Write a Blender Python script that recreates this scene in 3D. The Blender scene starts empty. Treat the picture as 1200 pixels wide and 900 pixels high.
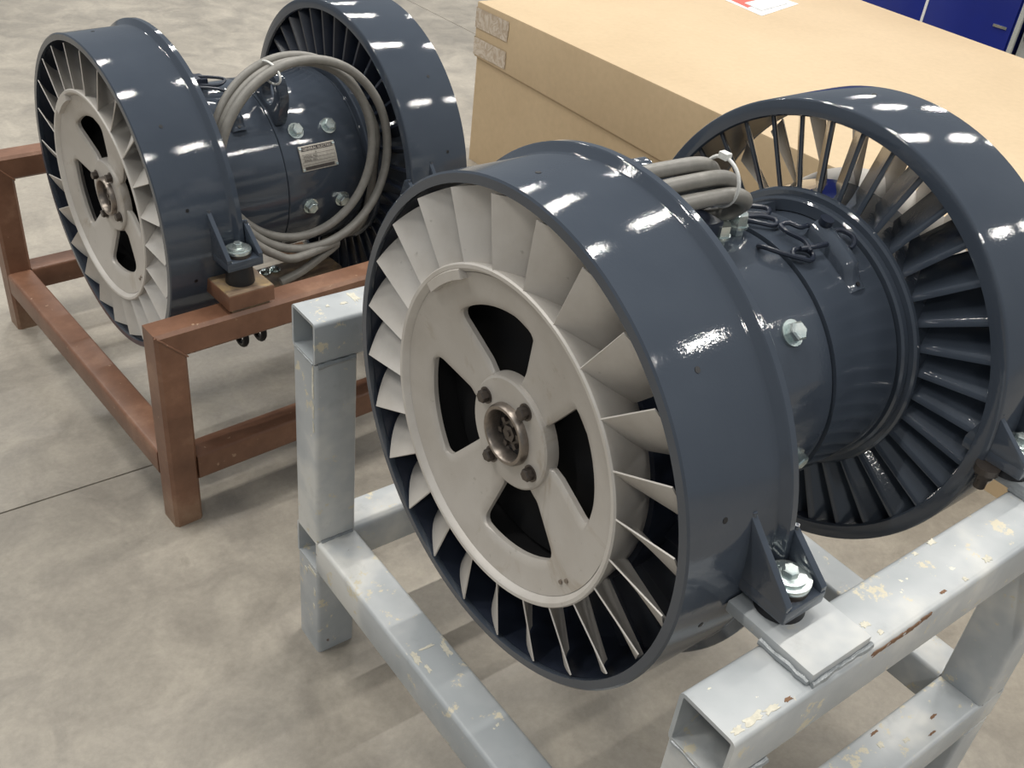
import bpy, bmesh, math, random
from mathutils import Vector, Matrix, Euler
random.seed(7)
PI = math.pi
S = 0.34            # one drum radius, in metres
ZF = -2.3704        # floor level in drum radii, measured from the near machine's axis
scene = bpy.context.scene
COL = scene.collection

# ---------------------------------------------------------------- camera
cam_data = bpy.data.cameras.new('camera')
cam = bpy.data.objects.new('camera', cam_data)
COL.objects.link(cam)
cam.location = (-0.65415, -0.78501, 1.59384)
cam.rotation_euler = (0.966547, -0.100324, -0.639278)
cam_data.sensor_width = 36.0
cam_data.lens = 35.42
cam_data.clip_start = 0.05
scene.camera = cam

# ---------------------------------------------------------------- world, exposure
world = bpy.data.worlds.new('world')
scene.world = world
world.use_nodes = True
wn = world.node_tree.nodes
wn['Background'].inputs[0].default_value = (0.86, 0.93, 1.0, 1)
wn['Background'].inputs[1].default_value = 0.30
scene.view_settings.view_transform = 'Standard'
scene.view_settings.look = 'None'
scene.view_settings.gamma = 1.0
scene.view_settings.use_curve_mapping = False
scene.view_settings.exposure = 0.0

# ---------------------------------------------------------------- hall lamps: rows of tube fittings seven metres up
LAMP_W = 118.0
def hall_lamp(x, y, w=LAMP_W):
    ld = bpy.data.lights.new('hall_lamp', 'AREA')
    ld.shape = 'RECTANGLE'; ld.size = 1.6; ld.size_y = 0.10
    ld.energy = w; ld.color = (1.0, 0.965, 0.90)
    lo = bpy.data.objects.new('hall_lamp', ld)
    COL.objects.link(lo); lo.location = (x, y, 7.0)
for lx in (-4.0, 0.5, 3.9, 7.3, 10.7, 14.1):
    hall_lamp(lx, -4.9)
for lx in (-4.0, -1.0, 2.3, 5.3, 8.8, 12.2):
    hall_lamp(lx, 1.5)
for lx in (-4.0, -1.0, 2.6, 6.0, 9.4, 12.8):
    hall_lamp(lx, 5.6)
for lx in (-1.0, 4.0, 9.0, 14.0):
    hall_lamp(lx, 10.5)

# ---------------------------------------------------------------- materials
def nodes_of(name):
    m = bpy.data.materials.new(name); m.use_nodes = True
    nt = m.node_tree; b = nt.nodes['Principled BSDF']
    return m, nt, b
def N(nt, t, **k):
    n = nt.nodes.new(t)
    for a, v in k.items():
        if a.startswith('i_'):
            n.inputs[a[2:].replace('_', ' ')].default_value = v
        else: setattr(n, a, v)
    return n
def ramp(nt, src, stops):
    r = nt.nodes.new('ShaderNodeValToRGB')
    el = r.color_ramp.elements
    while len(el) < len(stops): el.new(0.5)
    for e, (p, c) in zip(el, stops):
        e.position = p; e.color = (*c, 1) if len(c) == 3 else c
    nt.links.new(src, r.inputs[0]); return r
def noise(nt, co, scale, detail=4, rough=0.55, dist=0.0):
    n = nt.nodes.new('ShaderNodeTexNoise')
    n.inputs['Scale'].default_value = scale; n.inputs['Detail'].default_value = detail
    n.inputs['Roughness'].default_value = rough; n.inputs['Distortion'].default_value = dist
    if co is not None: nt.links.new(co, n.inputs['Vector'])
    return n
def mix(nt, f, a, b):
    m = nt.nodes.new('ShaderNodeMix'); m.data_type = 'RGBA'
    if isinstance(f, (int, float)): m.inputs[0].default_value = f
    else: nt.links.new(f, m.inputs[0])
    for i, v in ((6, a), (7, b)):
        if isinstance(v, tuple): m.inputs[i].default_value = (*v, 1)
        else: nt.links.new(v, m.inputs[i])
    return m.outputs[2]
def bump(nt, b, src, strength, dist=0.01, prev=None):
    n = nt.nodes.new('ShaderNodeBump')
    n.inputs['Strength'].default_value = strength; n.inputs['Distance'].default_value = dist
    nt.links.new(src, n.inputs['Height'])
    if prev is not None: nt.links.new(prev, n.inputs['Normal'])
    nt.links.new(n.outputs[0], b.inputs['Normal']); return n.outputs[0]
def objco(nt): return nt.nodes.new('ShaderNodeTexCoord').outputs['Object']
def worldco(nt): return nt.nodes.new('ShaderNodeNewGeometry').outputs['Position']

def plain(name, col, rough=0.5, metal=0.0, bump_s=0.0, bscale=200):
    m, nt, b = nodes_of(name)
    b.inputs['Base Color'].default_value = (*col, 1)
    b.inputs['Roughness'].default_value = rough; b.inputs['Metallic'].default_value = metal
    co = objco(nt); n = noise(nt, co, bscale, 3)
    r = ramp(nt, n.outputs[0], [(0.3, tuple(c * 0.86 for c in col)), (0.7, tuple(min(1, c * 1.1) for c in col))])
    nt.links.new(r.outputs[0], b.inputs['Base Color'])
    if bump_s: bump(nt, b, n.outputs[0], bump_s, 0.002)
    return m

def navy_paint():
    m, nt, b = nodes_of('navy_enamel')
    co = worldco(nt)
    n = noise(nt, co, 7, 3)
    r = ramp(nt, n.outputs[0], [(0.3, (0.046, 0.057, 0.076)), (0.7, (0.056, 0.068, 0.088))])
    nt.links.new(r.outputs[0], b.inputs['Base Color'])
    b.inputs['Roughness'].default_value = 0.06
    b.inputs['Specular IOR Level'].default_value = 0.62
    w = noise(nt, co, 9, 2, 0.5)
    p = bump(nt, b, w.outputs[0], 0.035, 0.02)
    s = noise(nt, co, 190, 3, 0.6)
    bump(nt, b, s.outputs[0], 0.09, 0.0016, p)
    return m
def dark_navy():  # dark navy of small parts; on the enclosed vanes it is painted shade
    m, nt, b = nodes_of('dark_navy_and_vane_shade')
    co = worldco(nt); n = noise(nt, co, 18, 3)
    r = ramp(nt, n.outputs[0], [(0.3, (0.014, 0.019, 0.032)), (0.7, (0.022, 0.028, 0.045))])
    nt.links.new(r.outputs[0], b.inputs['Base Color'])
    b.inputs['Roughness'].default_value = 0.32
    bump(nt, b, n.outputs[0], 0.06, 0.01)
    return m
def cast_alu(name='cast_aluminium', grime=0.0):
    m, nt, b = nodes_of(name)
    co = worldco(nt); n = noise(nt, co, 9, 5, 0.6)
    base = ramp(nt, n.outputs[0], [(0.25, (0.48, 0.445, 0.40)), (0.6, (0.60, 0.57, 0.53))])
    out = base.outputs[0]
    if grime:
        out = mix(nt, 0.35, out, (0.33, 0.30, 0.265))
        g = noise(nt, co, 6.5, 6, 0.7, 1.2)
        gr = ramp(nt, g.outputs[0], [(0.58, (0, 0, 0)), (0.75, (grime, grime, grime))])
        out = mix(nt, gr.outputs[0], out, (0.27, 0.20, 0.12))
    sp = noise(nt, co, 75, 3); spr = ramp(nt, sp.outputs[0], [(0.70, (0, 0, 0)), (0.76, (0.5, 0.5, 0.5))])
    out = mix(nt, spr.outputs[0], out, (0.30, 0.28, 0.24))
    nt.links.new(out, b.inputs['Base Color'])
    b.inputs['Roughness'].default_value = 0.42; b.inputs['Metallic'].default_value = 0.15
    f = noise(nt, co, 420, 2); bump(nt, b, f.outputs[0], 0.12, 0.001)
    return m
def grey_paint():
    m, nt, b = nodes_of('chipped_grey_paint')
    co = worldco(nt)
    n = noise(nt, co, 5, 4)
    base = ramp(nt, n.outputs[0], [(0.38, (0.37, 0.395, 0.41)), (0.5, (0.45, 0.47, 0.48)), (0.6, (0.61, 0.61, 0.585))])
    # cream under-paint patches
    pn = noise(nt, co, 7, 6, 0.62, 0.6)
    pr = ramp(nt, pn.outputs[0], [(0.70, (0, 0, 0)), (0.708, (1, 1, 1))])
    o = mix(nt, pr.outputs[0], base.outputs[0], (0.66, 0.63, 0.50))
    # small chips
    cn = noise(nt, co, 48, 4, 0.6)
    cr = ramp(nt, cn.outputs[0], [(0.71, (0, 0, 0)), (0.72, (1, 1, 1))])
    o = mix(nt, cr.outputs[0], o, (0.70, 0.67, 0.55))
    rn = noise(nt, co, 23, 5, 0.6, 0.4)
    rr = ramp(nt, rn.outputs[0], [(0.715, (0, 0, 0)), (0.73, (0.8, 0.8, 0.8))])
    o = mix(nt, rr.outputs[0], o, (0.13, 0.062, 0.03))
    dn = noise(nt, co, 14, 5, 0.7); dr = ramp(nt, dn.outputs[0], [(0.6, (0, 0, 0)), (0.8, (0.35, 0.35, 0.35))])
    o = mix(nt, dr.outputs[0], o, (0.20, 0.20, 0.19))
    # worn corners showing cream paint and rust
    g = nt.nodes.new('ShaderNodeNewGeometry')
    pt = ramp(nt, g.outputs['Pointiness'], [(0.55, (0, 0, 0)), (0.60, (1, 1, 1))])
    en = noise(nt, co, 26, 5, 0.7); er = ramp(nt, en.outputs[0], [(0.60, (0, 0, 0)), (0.64, (1, 1, 1))])
    mm = nt.nodes.new('ShaderNodeMath'); mm.operation = 'MULTIPLY'
    nt.links.new(pt.outputs[0], mm.inputs[0]); nt.links.new(er.outputs[0], mm.inputs[1])
    o = mix(nt, mm.outputs[0], o, (0.60, 0.55, 0.42))
    nt.links.new(o, b.inputs['Base Color'])
    b.inputs['Roughness'].default_value = 0.38
    bn = noise(nt, co, 60, 3); p = bump(nt, b, bn.outputs[0], 0.10, 0.003)
    bump(nt, b, pr.outputs[0], 0.35, 0.0015, p)
    return m
def brown_paint():
    m, nt, b = nodes_of('rusty_brown_primer')
    co = worldco(nt); n = noise(nt, co, 8, 6, 0.65)
    base = ramp(nt, n.outputs[0], [(0.3, (0.13, 0.060, 0.034)), (0.55, (0.20, 0.098, 0.058)), (0.72, (0.29, 0.16, 0.10))])
    sp = noise(nt, co, 55, 4); spr = ramp(nt, sp.outputs[0], [(0.69, (0, 0, 0)), (0.72, (0.7, 0.7, 0.7))])
    o = mix(nt, spr.outputs[0], base.outputs[0], (0.40, 0.27, 0.18))
    # scuffed foot: bare, dusty metal near the floor
    sep = nt.nodes.new('ShaderNodeSeparateXYZ'); nt.links.new(co, sep.inputs[0])
    fz = nt.nodes.new('ShaderNodeMapRange'); fz.inputs[1].default_value = 0.16; fz.inputs[2].default_value = 0.0
    nt.links.new(sep.outputs[2], fz.inputs[0])
    dn = noise(nt, co, 30, 5, 0.7)
    mm = nt.nodes.new('ShaderNodeMath'); mm.operation = 'MULTIPLY'
    nt.links.new(fz.outputs[0], mm.inputs[0]); nt.links.new(dn.outputs[0], mm.inputs[1])
    fr = ramp(nt, mm.outputs[0], [(0.2, (0, 0, 0)), (0.62, (0.85, 0.85, 0.85))])
    o = mix(nt, fr.outputs[0], o, (0.30, 0.20, 0.13))
    nt.links.new(o, b.inputs['Base Color'])
    b.inputs['Roughness'].default_value = 0.42
    bump(nt, b, sp.outputs[0], 0.12, 0.003)
    return m
def concrete():
    m, nt, b = nodes_of('worn_concrete')
    co = worldco(nt)
    n = noise(nt, co, 0.9, 6, 0.6, 0.4)
    base = ramp(nt, n.outputs[0], [(0.3, (0.245, 0.222, 0.188)), (0.5, (0.325, 0.295, 0.25)), (0.7, (0.395, 0.36, 0.305))])
    n2 = noise(nt, co, 6.5, 8, 0.68, 0.7)
    r2 = ramp(nt, n2.outputs[0], [(0.35, (0.62, 0.62, 0.63)), (0.65, (1.18, 1.18, 1.16))])
    mu = nt.nodes.new('ShaderNodeMix'); mu.data_type = 'RGBA'; mu.blend_type = 'MULTIPLY'; mu.inputs[0].default_value = 0.55
    nt.links.new(base.outputs[0], mu.inputs[6]); nt.links.new(r2.outputs[0], mu.inputs[7])
    n3 = noise(nt, co, 70, 5, 0.7)
    r3 = ramp(nt, n3.outputs[0], [(0.3, (0.80, 0.80, 0.80)), (0.7, (1.12, 1.12, 1.12))])
    mu2 = nt.nodes.new('ShaderNodeMix'); mu2.data_type = 'RGBA'; mu2.blend_type = 'MULTIPLY'; mu2.inputs[0].default_value = 0.6
    nt.links.new(mu.outputs[2], mu2.inputs[6]); nt.links.new(r3.outputs[0], mu2.inputs[7])
    # dark scuffs and stains, light specks
    sn = noise(nt, co, 4.2, 7, 0.72, 1.6)
    sr = ramp(nt, sn.outputs[0], [(0.60, (0, 0, 0)), (0.76, (0.6, 0.6, 0.6))])
    o = mix(nt, sr.outputs[0], mu2.outputs[2], (0.19, 0.17, 0.14))
    wn_ = noise(nt, co, 34, 3, 0.5); wr = ramp(nt, wn_.outputs[0], [(0.78, (0, 0, 0)), (0.80, (0.8, 0.8, 0.8))])
    o = mix(nt, wr.outputs[0], o, (0.62, 0.60, 0.56))
    nt.links.new(o, b.inputs['Base Color'])
    rr = ramp(nt, n2.outputs[0], [(0.3, (0.36, 0.36, 0.36)), (0.7, (0.56, 0.56, 0.56))])
    nt.links.new(rr.outputs[0], b.inputs['Roughness'])
    bump(nt, b, n3.outputs[0], 0.10, 0.003)
    return m
def cardboard():
    m, nt, b = nodes_of('kraft_cardboard')
    co = worldco(nt); n = noise(nt, co, 1.6, 5, 0.6)
    base = ramp(nt, n.outputs[0], [(0.3, (0.49, 0.365, 0.22)), (0.7, (0.56, 0.425, 0.265))])
    f = noise(nt, co, 45, 4); fr = ramp(nt, f.outputs[0], [(0.3, (0.90, 0.90, 0.90)), (0.7, (1.05, 1.05, 1.05))])
    mu = nt.nodes.new('ShaderNodeMix'); mu.data_type = 'RGBA'; mu.blend_type = 'MULTIPLY'; mu.inputs[0].default_value = 0.5
    nt.links.new(base.outputs[0], mu.inputs[6]); nt.links.new(fr.outputs[0], mu.inputs[7])
    d = noise(nt, co, 16, 2); dr = ramp(nt, d.outputs[0], [(0.78, (0, 0, 0)), (0.80, (0.5, 0.5, 0.5))])
    o = mix(nt, dr.outputs[0], mu.outputs[2], (0.33, 0.22, 0.12))
    nt.links.new(o, b.inputs['Base Color'])
    b.inputs['Roughness'].default_value = 0.6
    w = noise(nt, co, 2.2, 2); bump(nt, b, w.outputs[0], 0.12, 0.03)
    return m
def wood_block():
    m, nt, b = nodes_of('bare_scorched_steel')
    co = worldco(nt); n = noise(nt, co, 22, 5, 0.6, 0.5)
    r = ramp(nt, n.outputs[0], [(0.3, (0.12, 0.075, 0.05)), (0.52, (0.20, 0.145, 0.10)), (0.72, (0.36, 0.25, 0.12))])
    nt.links.new(r.outputs[0], b.inputs['Base Color']); b.inputs['Roughness'].default_value = 0.5
    return m
def zinc():
    m, nt, b = nodes_of('zinc_plate')
    co = worldco(nt); n = noise(nt, co, 60, 3)
    r = ramp(nt, n.outputs[0], [(0.3, (0.48, 0.58, 0.58)), (0.7, (0.72, 0.76, 0.73))])
    nt.links.new(r.outputs[0], b.inputs['Base Color'])
    b.inputs['Roughness'].default_value = 0.24; b.inputs['Metallic'].default_value = 0.85
    return m

M_NAVY = navy_paint(); M_DARK = dark_navy(); M_ALU = cast_alu(); M_DISC = cast_alu('stained_cast_disc', 0.7)
M_GREY = grey_paint(); M_BROWN = brown_paint(); M_CONC = concrete(); M_CARD = cardboard()
M_ZINC = zinc(); M_SCORCH = wood_block()
M_STEEL = plain('oiled_steel', (0.10, 0.085, 0.075), 0.35, 0.7, 0.1)
M_RIM = plain('bare_rim_steel', (0.27, 0.235, 0.205), 0.34, 0.8, 0.05)
M_BLACK = plain('black_rubber', (0.008, 0.008, 0.010), 0.45)
M_VOID = plain('rotor_cavity_shade', (0.004, 0.004, 0.005), 0.9)  # shade of the enclosed rotor interior, put into the colour
M_CABLE = plain('grey_cable_sheath', (0.215, 0.205, 0.185), 0.42, 0.0, 0.04, 60)
M_TIE = plain('white_nylon', (0.75, 0.75, 0.72), 0.4)
M_WELD = plain('painted_weld', (0.30, 0.32, 0.33), 0.35, 0.2, 0.6, 90)
M_PLATE = plain('etched_plate', (0.50, 0.46, 0.40), 0.35, 0.5)
M_INK = plain('dark_etching', (0.07, 0.06, 0.055), 0.45, 0.2)
M_BLUE = plain('blue_panel_paint', (0.009, 0.024, 0.24), 0.35, 0.0, 0.03, 3)
M_PALE = plain('pale_grey_panel', (0.46, 0.48, 0.46), 0.45)
M_WHITE = plain('white_paper', (0.84, 0.84, 0.83), 0.55)
M_RED = plain('red_print', (0.60, 0.09, 0.06), 0.5)
M_TAPE, _nt, _b = nodes_of('clear_packing_tape')
_b.inputs['Base Color'].default_value = (0.46, 0.42, 0.38, 1); _b.inputs['Roughness'].default_value = 0.22
_n = noise(_nt, worldco(_nt), 22, 3, 0.6, 2.5); _r = ramp(_nt, _n.outputs[0], [(0.4, (0.44, 0.35, 0.26)), (0.62, (0.60, 0.52, 0.43))])
_nt.links.new(_r.outputs[0], _b.inputs['Base Color']); bump(_nt, _b, _n.outputs[0], 0.6, 0.004)

# ---------------------------------------------------------------- mesh builder (coordinates in drum radii, baked to metres)
class MB:
    def __init__(s): s.v = []; s.f = []; s.mi = []; s.m = 0
    def add(s, vs, fs):
        o = len(s.v); s.v += [tuple(p) for p in vs]; s.f += [tuple(i + o for i in f) for f in fs]; s.mi += [s.m] * len(fs)
    def box(s, x0, x1, y0, y1, z0, z1, T=None):
        vs = [(x, y, z) for z in (z0, z1) for y in (y0, y1) for x in (x0, x1)]
        if T: vs = [T(p) for p in vs]
        s.add(vs, [(0, 2, 3, 1), (4, 5, 7, 6), (0, 1, 5, 4), (2, 6, 7, 3), (0, 4, 6, 2), (1, 3, 7, 5)])
    def grid(s, rows, close_u=False, close_v=False):
        nu, nv = len(rows), len(rows[0]); vs = [p for r in rows for p in r]; fs = []
        for i in range(nu if close_u else nu - 1):
            for j in range(nv if close_v else nv - 1):
                a, b = i, (i + 1) % nu; c, d = j, (j + 1) % nv
                fs.append((a * nv + c, b * nv + c, b * nv + d, a * nv + d))
        s.add(vs, fs)
    def lathe(s, prof, n=96, a0=0.0, a1=2 * PI, closed=True, T=None):
        """revolve a closed (x, r) profile about the X axis"""
        full = abs(a1 - a0 - 2 * PI) < 1e-6
        k = n if full else n + 1
        rows = []
        for i in range(k):
            a = a0 + (a1 - a0) * i / n
            r = [(x, -r_ * math.cos(a), r_ * math.sin(a)) for x, r_ in prof]
            rows.append([T(p) for p in r] if T else r)
        s.grid(rows, full, closed)
        if not full:
            b = len(s.v) - k * len(prof); m = len(prof)
            s.f.append(tuple(range(b, b + m))); s.mi.append(s.m)
            s.f.append(tuple(reversed(range(b + (k - 1) * m, b + k * m)))); s.mi.append(s.m)
    def cyl(s, p, q, r, n=20, r2=None, ph=0.0):
        p, q = Vector(p), Vector(q); d = (q - p).normalized()
        u = d.orthogonal().normalized(); w = d.cross(u); r2 = r if r2 is None else r2
        vs = [p + (u * math.cos(2 * PI * i / n + ph) + w * math.sin(2 * PI * i / n + ph)) * r for i in range(n)]
        vs += [q + (u * math.cos(2 * PI * i / n + ph) + w * math.sin(2 * PI * i / n + ph)) * r2 for i in range(n)]
        s.add(vs, [(i, (i + 1) % n, n + (i + 1) % n, n + i) for i in range(n)] + [tuple(reversed(range(n))), tuple(range(n, 2 * n))])
    def tube(s, pts, r, n=10, closed=False, smooth=6, caps=True):
        P = [Vector(p) for p in pts]
        if smooth:
            Q = []; L = len(P); rng = range(L if closed else L - 1)
            for i in rng:
                a = P[(i - 1) % L] if closed or i > 0 else P[0]; b = P[i]; c = P[(i + 1) % L]
                d = P[(i + 2) % L] if closed or i + 2 < L else P[-1]
                for k in range(smooth):
                    t = k / smooth
                    Q.append(0.5 * ((2 * b) + (c - a) * t + (2 * a - 5 * b + 4 * c - d) * t * t + (3 * b - a - 3 * c + d) * t ** 3))
            if not closed: Q.append(P[-1])
            P = Q
        L = len(P); rows = []
        t0 = (P[1] - P[0]).normalized(); u = t0.orthogonal().normalized()
        for i in range(L):
            t = ((P[(i + 1) % L] if closed or i + 1 < L else P[i]) - (P[i - 1] if closed or i else P[i])).normalized()
            u = (u - t * u.dot(t)).normalized(); w = t.cross(u)
            rr = r[i] if isinstance(r, list) else r
            rows.append([P[i] + (u * math.cos(2 * PI * k / n) + w * math.sin(2 * PI * k / n)) * rr for k in range(n)])
        s.grid(rows, closed, True)
        if not closed and caps:
            b = len(s.v) - L * n
            s.f += [tuple(reversed(range(b, b + n))), tuple(range(b + (L - 1) * n, b + L * n))]; s.mi += [s.m] * 2
    def build(s, name, mats, parent=None, mirror=None, angle=35, bevel=0.0, scale=S, loc=None):
        v = [Vector(p) * scale for p in s.v]
        fs = s.f
        if mirror is not None:
            v = [Vector((mirror * scale - p.x, p.y, p.z)) for p in v]
        me = bpy.data.meshes.new(name)
        me.from_pydata([tuple(p) for p in v], [], fs)
        mats = mats if isinstance(mats, (list, tuple)) else [mats]
        for m in mats: me.materials.append(m)
        me.polygons.foreach_set('material_index', s.mi)
        bm = bmesh.new(); bm.from_mesh(me)
        bmesh.ops.recalc_face_normals(bm, faces=bm.faces)
        if bevel:
            es = [e for e in bm.edges if len(e.link_faces) == 2 and e.calc_face_angle() > math.radians(40)]
            bmesh.ops.bevel(bm, geom=es, offset=bevel * scale, segments=2, profile=0.6, affect='EDGES', clamp_overlap=True)
        bm.to_mesh(me); bm.free()
        me.polygons.foreach_set('use_smooth', [True] * len(me.polygons))
        me.set_sharp_from_angle(angle=math.radians(angle))
        o = bpy.data.objects.new(name, me); COL.objects.link(o)
        if parent: o.parent = parent
        if loc: o.location = loc
        return o
def tag(o, label=None, cat=None, group=None, kind=None):
    if label: o['label'] = label
    if cat: o['category'] = cat
    if group: o['group'] = group
    if kind: o['kind'] = kind
    return o
def empty(name, loc, rot=(0, 0, 0)):
    o = bpy.data.objects.new(name, None); COL.objects.link(o); o.location = loc; o.rotation_euler = rot
    o.empty_display_size = 0.1
    return o
def inst(o, parent, rot=None, loc=None):
    c = o.copy(); COL.objects.link(c); c.parent = parent
    if rot: c.rotation_euler = rot
    if loc: c.location = loc
    return c
def cp(x, r, deg):     # a point from axis coordinates: 0 deg = towards the right rail, 90 = up
    a = math.radians(deg); return Vector((x, -r * math.cos(a), r * math.sin(a)))
def W(x, y, z): return Vector((x * S, y * S, (z - ZF) * S))

# ================================================================ floor: four poured slabs with sawn joints
fb = MB(); fb.box(-9, 26, -9, 22, -0.30, -0.03)
floor = fb.build('floor', M_CONC, scale=1.0); tag(floor, 'bare worn concrete hall floor', None, None, 'structure')
JX, JY = 8.0 * S, 3.3 * S
slab_edges_x = (-9, JX, JX + 4.6, 26); slab_edges_y = (-9, JY, JY + 4.6, 22)
for i in range(3):
    for j in range(3):
        g = 0.0022; x0, x1 = slab_edges_x[i] + g, slab_edges_x[i + 1] - g
        y0, y1 = slab_edges_y[j] + g, slab_edges_y[j + 1] - g
        mb = MB(); mb.box(x0, x1, y0, y1, -0.05, 0.0)
        mb.build('concrete_slab', M_CONC, floor, scale=1.0, bevel=0.0015)

# ================================================================ fan machine
W1 = 0.467; XM = 2.172   # drum width; mirror plane value (x -> XM - x)

def bolt(mb, p, d, r, h=None, washer=True, n=6):
    """hex head with washer, standing at p along d"""
    d = Vector(d).normalized(); p = Vector(p); h = h or r * 0.75
    if washer: mb.cyl(p - d * 0.004, p + d * r * 0.22, r * 1.32, 20)
    q = p + d * r * (0.22 if washer else 0)
    mb.cyl(q, q + d * h * 0.86, r, n); mb.cyl(q + d * h * 0.86, q + d * h, r, n, r * 0.82)

def casing(root, far):
    if not far:
        prof = [(0.0, 0.958), (0.0, 0.992), (0.006, 1.0), (0.405, 1.0), (0.415, 1.006), (0.428, 1.034), (0.436, 1.040), (0.462, 1.040), (0.467, 1.036), (0.467, 0.955),
                (0.45, 0.95), (0.43, 0.966), (0.03, 0.966), (0.018, 0.958)]
    else:
        prof = [(0.0, 0.985), (0.0, 1.036), (0.006, 1.0438), (0.455, 1.0438), (0.463, 1.040), (0.467, 1.034), (0.467, 0.975), (0.455, 0.968), (0.44, 0.985), (0.03, 0.985), (0.018, 0.98)]
    mb = MB(); mb.lathe(prof, 128)
    c = mb.build('drum_casing', M_NAVY, root, mirror=XM if far else None)
    # inner lining ring is a darker navy
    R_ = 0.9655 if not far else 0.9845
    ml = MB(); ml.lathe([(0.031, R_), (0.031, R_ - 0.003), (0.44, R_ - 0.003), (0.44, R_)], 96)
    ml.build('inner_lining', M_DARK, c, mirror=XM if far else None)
    # small screws / holes round the casing
    for a in (97, 44, 16, -10, 150):
        rr = 1.0438 if far else 1.0
        hb = MB(); hb.cyl(cp(0.16, rr - 0.004, a), cp(0.16, rr + 0.0015, a), 0.011, 12)
        hb.build('drain_hole', M_BLACK, c, mirror=XM if far else None)
    return c

def vanes(root, far, Rout, tw=1):
    """inner vane wheel: ring on the tube and 38 straight vanes out to the casing"""
    k = dict(mirror=XM if far else None)
    mb = MB()
    mb.lathe([(0.475, 0.60), (0.475, 0.648), (0.466, 0.658), (0.452, 0.660), (0.440, 0.652), (0.20, 0.652), (0.20, 0.60)], 96)
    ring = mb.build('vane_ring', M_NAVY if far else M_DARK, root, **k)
    vb = MB(); rows = []
    x0, x1 = 0.446, 0.300
    for t in range(5):
        r = 0.648 + (Rout - 0.646) * t / 4
        th0 = 0.0135
        prof = []
        for sgn, xs in ((1, (0.0, 0.12, 0.5, 1.0)), (-1, (1.0, 0.5, 0.12, 0.0))):
            for u in xs:
                w = th0 * (0.62 if u in (0.0,) else 1.0 if u < .9 else .45)
                y = sgn * w + tw * 0.125 * u ** 1.2
                prof.append((x0 + (x1 - x0) * u, y, r))
        rows.append(prof)
    vb.grid(rows, False, True)
    vb.f.append(tuple(range(8))); vb.mi.append(0); vb.f.append(tuple(reversed(range(32, 40)))); vb.mi.append(0)
    first = vb.build('stator_vane', M_NAVY if tw > 0.5 else M_DARK, ring, **k, angle=50)  # darker copy of the navy paints shade onto vanes deep in the drums
    ph = math.radians(90 - 1.2)
    first.rotation_euler = (ph, 0, 0)
    for i in range(1, 38):
        inst(first, ring, (ph + 2 * PI * i / 38, 0, 0))
    return ring

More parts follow.
